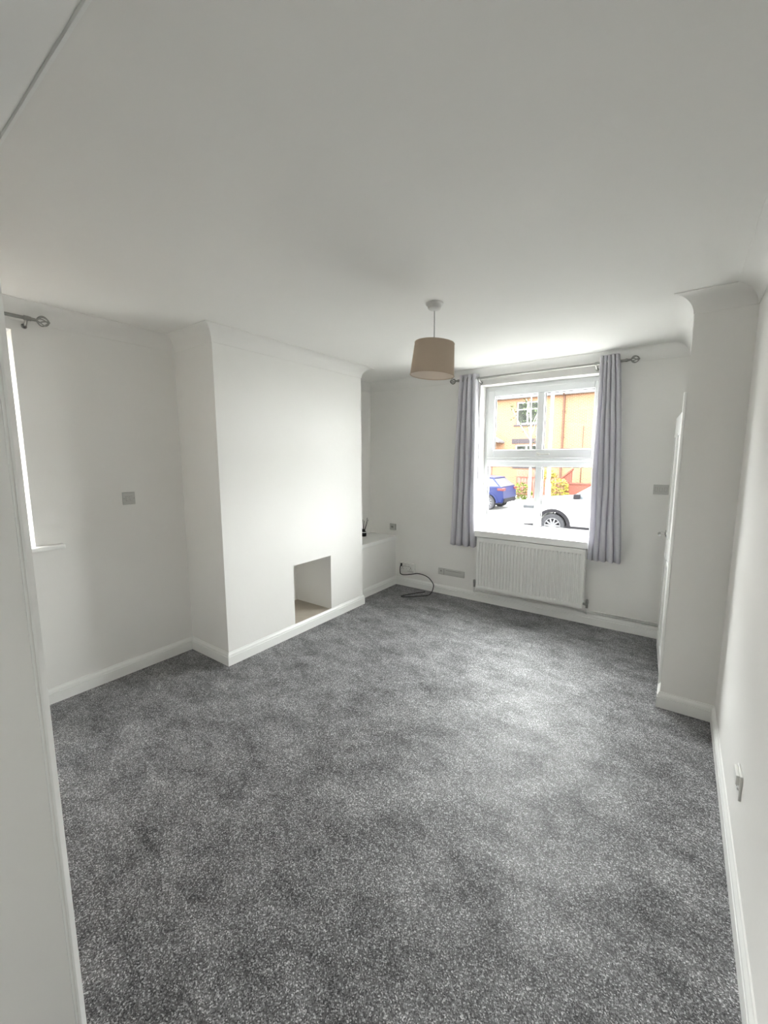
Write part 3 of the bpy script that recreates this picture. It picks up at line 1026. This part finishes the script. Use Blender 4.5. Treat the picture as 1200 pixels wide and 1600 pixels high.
for i in range(12):
    if first is None:
        mb = MB(); mb.box(-.025, .025, 0, .03, .40, .80)
        first = mb.build('baluster', timber_m, gw, loc=(-7.7, 24.185, 0))
    else:
        o = first.copy(); COL.objects.link(o); o.location = (-7.7 + i * .104, 24.185, 0)
fence = empty('picket_fence', (-6.2, 22.6, G), 'red brown timber picket fence behind the blue car', 'fence')
first = None
for i in range(15):
    x = -7.1 + i * .155
    if first is None:
        mb = MB(); mb.prism([(-.055, 0), (.055, 0), (.055, 1.02), (0, 1.09), (-.055, 1.02)], 0, .025, 'y')
        first = mb.build('picket', timber_m, fence, loc=(x + 6.2, 0, .1))
    else:
        o = first.copy(); COL.objects.link(o); o.location = (x + 6.2, 0, .1)
for zz in (.35, .85):
    mb = MB(); mb.box(-.98, 1.35, .025, .06, zz, zz + .07)
    mb.build('fence_rail', timber_m, fence, loc=(0, 0, .1))
for xx in (-.98, 1.33):
    mb = MB(); mb.box(xx - .05, xx + .05, .06, .16, 0, 1.1)
    mb.build('fence_post', timber_m, fence, loc=(0, 0, .1))


def foliage(center, radii, n, size, m, name, label, cat, stems=5):
    c = Vector(center)
    t = empty(name, (c.x, c.y, G + .1), label, cat)
    mbf = MB()
    for i in range(n):
        d = Vector((random.gauss(0, 1), random.gauss(0, 1), random.gauss(0, 1))).normalized() * random.uniform(.45, 1) ** .5
        p = c + Vector((d.x * radii[0], d.y * radii[1], d.z * radii[2]))
        a = Vector((random.uniform(-1, 1), random.uniform(-1, 1), random.uniform(-.6, .6))).normalized()
        b_ = a.cross(Vector((random.uniform(-1, 1), random.uniform(-1, 1), random.uniform(-1, 1)))).normalized()
        s = size * random.uniform(.6, 1.3)
        v = [mbf.bm.verts.new(q) for q in (p - a * s, p + b_ * s * .45, p + a * s, p - b_ * s * .45)]
        mbf.bm.faces.new(v)
    tag(mbf.build('foliage', m, t), kind='stuff')
    mbf = MB()
    for k in range(stems):
        x, y = c.x + random.uniform(-.5, .5) * radii[0], c.y + random.uniform(-.5, .5) * radii[1]
        mbf.tube([(c.x + (x - c.x) * .3, c.y, G + .08), (x, y, c.z + radii[2] * .5)], .012, 6)
    mbf.build('stems', brown_m, t)
    return t


lime_m = mat('lime_green_leaf', (.035, .050, .008), .8, spec=.1)
yellow_m = mat('golden_yellow_leaf', (.085, .075, .012), .8, spec=.1)
green_m = mat('mid_green_leaf', (.02, .028, .012), .8, spec=.1)
foliage((-6.75, 21.8, -.30), (.62, .4, .48), 420, .075, lime_m, 'shrub', 'lime green shrub in front of picket fence beside the blue car', 'shrub')
foliage((-4.90, 21.95, -.12), (.50, .38, .60), 480, .075, yellow_m, 'shrub', 'golden yellow shrub in front of the sloping garden wall', 'shrub')
foliage((-5.80, 23.65, .30), (.40, .30, .55), 300, .075, yellow_m, 'shrub', 'yellow green shrub beside the railings behind the picket fence', 'shrub')

# sapling with pale trunk
tree_m = noise_tint(mat('pale_birch_bark', (.5, .48, .44), .8), 12, (.07, .065, .06), (.13, .125, .115))
tr = empty('sapling', (-5.97, 20.6, G + .1), 'slim pale-trunked sapling with sparse leaves across the street', 'tree')
mb = MB()
mb.tube(smooth_path([(-5.97, 20.6, G + .08), (-5.96, 20.6, .8), (-6.0, 20.62, 2.2), (-6.04, 20.6, 3.3), (-6.06, 20.6, 4.6)]), [.075 - .0023 * i for i in range(25)], 10)
mb.build('trunk', tree_m, tr, smooth='auto')
tips = []
for (z0, dx, dy, dz) in ((2.4, -.30, .1, 1.25), (2.3, -1.00, .2, 1.55), (2.5, .35, -.1, 1.2), (2.9, -.25, .3, 1.3), (3.0, .4, .2, 1.1), (1.9, .3, .1, .7), (3.3, -.3, 0, 1.0)):
    mb = MB()
    a = Vector((-6.0, 20.6, z0)); e = a + Vector((dx, dy, dz)); mid = a + Vector((dx * .55, dy * .5, dz * .42 + .1))
    mb.tube(smooth_path([a, mid, e], 5), [.026 - .0018 * i for i in range(11)], 6)
    mb.build('branch', tree_m if z0 > 2.2 else brown_m, tr, smooth=True)
    tips += [mid, e, (mid + e) / 2]
mb = MB()
for p in tips:
    for k in range(6):
        q = p + Vector((random.gauss(0, .14), random.gauss(0, .14), random.gauss(0, .14)))
        a = Vector((random.uniform(-1, 1), random.uniform(-1, 1), random.uniform(-1, 1))).normalized()
        b_ = a.orthogonal().normalized()
        s = random.uniform(.05, .085)
        mb.bm.faces.new([mb.bm.verts.new(w) for w in (q - a * s, q + b_ * s * .5, q + a * s, q - b_ * s * .5)])
tag(mb.build('foliage', green_m, tr), kind='stuff')

# lamp post
lp = empty('street_lamp', (-5.05, 20.45, G + .1), 'tall pale street lamp post across the street behind the silver car', 'street lamp')
mb = MB(); mb.lathe([(0, 0), (.12, 0), (.12, .9), (.115, .95), (.075, 1.0), (.06, 5.6), (0, 5.6)], (-5.05, 20.45, G + .1), 16)
mb.build('post', upvc_m, lp, smooth='auto')
mb = MB(); mb.tube([(-5.05, 20.45, 4.85), (-5.05, 20.2, 5.0), (-5.05, 19.6, 5.08)], .045, 8)
mb.build('arm', upvc_m, lp, smooth=True)
mb = MB(); mb.box(-5.17, -4.93, 19.0, 19.65, 5.02, 5.14)
mb.build('lantern', greyplastic_m, lp, bevel=.03)

# ------------------------------------------------------------------ cars
tyre_m = mat('black_tyre_rubber', (.012, .012, .0135), .9, spec=.1)
alloy_m = mat('silver_alloy_wheel', (.042, .042, .045), .6, spec=.15)
carglass_m = mat('tinted_car_glass', (.02, .024, .028), .25, spec=.25)
trim_m = mat('black_car_trim', (.0045, .0042, .0052), .85, spec=.08)
lampglass_m = mat('clear_headlamp_lens', (.014, .015, .017), .3, spec=.15)
redlamp_m = mat('red_tail_lamp', (.03, .002, .002), .4, spec=.2)


def car(label, x_nose, y_side, length, width, paint, sx=1, wheel_r=.335, front_axle=.83, rear_over=.72, hood=.98, roof=1.55, clad=True):
    """nose at x=0 pointing -x, near side at y=0, ground z=0"""
    t = empty('car', (x_nose, y_side, G), label, 'car')
    wr = wheel_r
    ax = [front_axle, length - rear_over]
    ar = wr + .075

    def arch(c):
        return [(c - ar * math.cos(k * PI / 10), .30 + max(0, ar * math.sin(k * PI / 10) + wr - .30)) for k in range(0, 11)]
    lo = [(0.05, .30)]
    for c in ax:
        lo += arch(c)
    lo += [(length - .05, .32)]
    top = [(length, .55), (length - .02, .85), (length - .10, 1.06), (length * .5, hood + .06), (1.35, hood + .03), (.95, hood), (.45, hood - .06), (.12, hood - .16), (.02, hood - .30), (0, .50)]
    prof = lo + top
    body = MB()
    body.prism(prof, 0, width, 'y')
    body.build('body', paint, t, bevel=.05, loc=(0, 0, 0))
    # greenhouse
    gh = MB()
    yb, yt = .06, .20
    lower = [(1.30, hood + .02), (length - .08, 1.04)]
    upper = [(2.00, roof - .03), (length - .55, roof - .02)]

    def ring(inset, x0, x1, z0, z1):
        return [(x0, inset, z0), (x1, inset, z1), (x1, width - inset, z1), (x0, width - inset, z0)]
    A = ring(yb, lower[0][0], lower[1][0], lower[0][1], lower[1][1])
    B = ring(yt, upper[0][0], upper[1][0], upper[0][1], upper[1][1])
    gh.quadgrid([A, B], closed_v=True)
    gh.build('window_glass', carglass_m, t, loc=(0, 0, 0))
    rf = MB()
    mid = []
    rf.quadgrid([[(upper[0][0] - .03, yt - .02, roof - .05), (upper[0][0] - .03, width - yt + .02, roof - .05)],
                 [(upper[0][0] + .25, yt - .02, roof + .0), (upper[0][0] + .25, width - yt + .02, roof + .0)],
                 [(length - 1.1, yt - .02, roof + .02), (length - 1.1, width - yt + .02, roof + .02)],
                 [(length - .50, yt - .02, roof - .03), (length - .50, width - yt + .02, roof - .03)]])
    r_ = rf.build('roof', paint, t, loc=(0, 0, 0))
    so = r_.modifiers.new('solidify', 'SOLIDIFY'); so.thickness = .05; so.offset = 0
    for side in (0, 1):
        def P(x, s, z):
            ins = yb + (yt - yb) * s
            return (x, ins if side == 0 else width - ins, z)
        for xb, xt in ((lower[0][0], upper[0][0]), (2.45, 2.42), (length - .95, length - 1.0), (length - .12, upper[1][0])):
            pl = MB(); pl.tube([P(xb, 0, hood + .03), P(xt, 1, roof - .03)], .035, 6)
            pl.build('pillar', paint, t, loc=(0, 0, 0))
    for c in ax:
        for side in (0, 1):
            yy = 0 if side == 0 else width
            s = -1 if side == 0 else 1
            w = MB()
            w.lathe([(wr * .66, s * .01), (wr * .93, s * .015), (wr, s * -.03), (wr, s * -.19), (wr * .66, s * -.2)], (c, yy, wr), 28, 'y', closed=True)
            tyre = w.build('wheel', tyre_m, t, smooth='auto', loc=(0, 0, 0))
            w = MB()
            w.lathe([(wr * .67, s * .004), (wr * .60, s * .008), (wr * .58, s * -.02)], (c, yy, wr), 28, 'y', caps=False)
            w.lathe([(0, s * .004), (wr * .17, s * .004), (wr * .19, s * -.02), (0, s * -.02)], (c, yy, wr), 16, 'y')
            for k in range(10):
                a = k * PI / 5
                d = Vector((math.cos(a), 0, math.sin(a))); q = Vector((-d.z, 0, d.x))
                o_ = Vector((c, yy + s * .002, wr))
                vs = [o_ + d * wr * .12 + q * .028, o_ + d * wr * .62 + q * .018, o_ + d * wr * .62 - q * .018, o_ + d * wr * .12 - q * .028]
                bk = [v - Vector((0, s * .03, 0)) for v in vs]
                F_ = [w.bm.verts.new(v) for v in vs]; B_ = [w.bm.verts.new(v) for v in bk]
                w.bm.faces.new(F_); w.bm.faces.new(B_[::-1])
                for i in range(4):
                    w.bm.faces.new((F_[i], F_[(i + 1) % 4], B_[(i + 1) % 4], B_[i]))
            rim = w.build('alloy_rim', alloy_m, tyre)
            rim.matrix_parent_inverse = Matrix(); rim.location = (0, 0, 0)
            ds = MB(); ds.lathe([(0, s * -.05), (wr * .64, s * -.05), (wr * .64, s * -.06), (0, s * -.06)], (c, yy, wr), 20, 'y')
            d_ = ds.build('wheel_dish', trim_m, tyre); d_.matrix_parent_inverse = Matrix(); d_.location = (0, 0, 0)
            am = MB()
            rows = []
            for k in range(0, 17):
                a = k * PI / 16
                rows.append([(c - math.cos(a) * r, yy + s * q, max(.30, wr + math.sin(a) * r)) for r, q in ((ar - .025, -.05), (ar - .02, .012), (ar + .07, .012), (ar + .075, -.05))])
            am.quadgrid(rows, closed_v=True)
            am.build('wheel_arch', trim_m if clad else paint, t, loc=(0, 0, 0))
            li = MB()
            rows = [[(c - math.cos(k * PI / 12) * (ar + .0), yy + q * -s, max(.3, wr + math.sin(k * PI / 12) * ar)) for q in (.02, .26)] for k in range(13)]
            li.quadgrid(rows); li.build('arch_liner', trim_m, t, loc=(0, 0, 0))
    for side in (0, 1):
        yy = 0 if side == 0 else width
        s = -1 if side == 0 else 1
        mbm = MB(); mbm.box(1.44, 1.60, min(yy + s * .02, yy + s * .22), max(yy + s * .02, yy + s * .22), hood + .05, hood + .19)
        mbm.build('wing_mirror', trim_m, t, bevel=.03, loc=(0, 0, 0))
        for xh in (1.86, 2.85):
            mbm = MB(); mbm.box(xh, xh + .18, min(yy - s * .01, yy + s * .03), max(yy - s * .01, yy + s * .03), hood - .10, hood - .065)
            mbm.build('door_handle', chrome_m, t, bevel=.008, loc=(0, 0, 0))
        hl = MB(); hl.box(.03, .38, min(yy - s * .25, yy + s * .008), max(yy - s * .25, yy + s * .008), hood - .30, hood - .20)
        hl.build('headlamp', lampglass_m, t, bevel=.02, loc=(0, 0, 0))
        tl = MB(); tl.box(length - .28, length + .008, min(yy - s * .3, yy + s * .008), max(yy - s * .3, yy + s * .008), .86, .98)
        tl.build('tail_lamp', redlamp_m, t, bevel=.02, loc=(0, 0, 0))
    mbm = MB(); mbm.box(-.015, .12, .35, width - .35, .45, hood - .32)
    mbm.build('front_grille', trim_m, t, bevel=.02, loc=(0, 0, 0))
    mbm = MB(); mbm.box(length - .12, length + .02, .12, width - .12, .34, .52)
    mbm.build('rear_bumper', trim_m, t, bevel=.02, loc=(0, 0, 0))
    mbm = MB()
    mbm.box(.06, length - .06, .012, .04, .29, .36); mbm.box(.06, length - .06, width - .04, width - .012, .29, .36)
    mbm.build('sill_strip', trim_m, t, loc=(0, 0, 0))
    return t


silver_m = mat('silver_white_car_paint', (.10, .10, .103), .3, spec=.4)
blue_m = mat('deep_blue_car_paint', (.0016, .0036, .022), .4, spec=.10)
car('silver white car parked on the street right of the window centre', -3.78, 12.40, 4.2, 1.78, silver_m, front_axle=.88, wheel_r=.34, hood=1.10, roof=1.62)
car('dark blue car parked across the street at lower left of window', -10.15, 17.3, 4.05, 1.75, blue_m, front_axle=.80, rear_over=.70, wheel_r=.33, hood=.94, roof=1.42, clad=False)
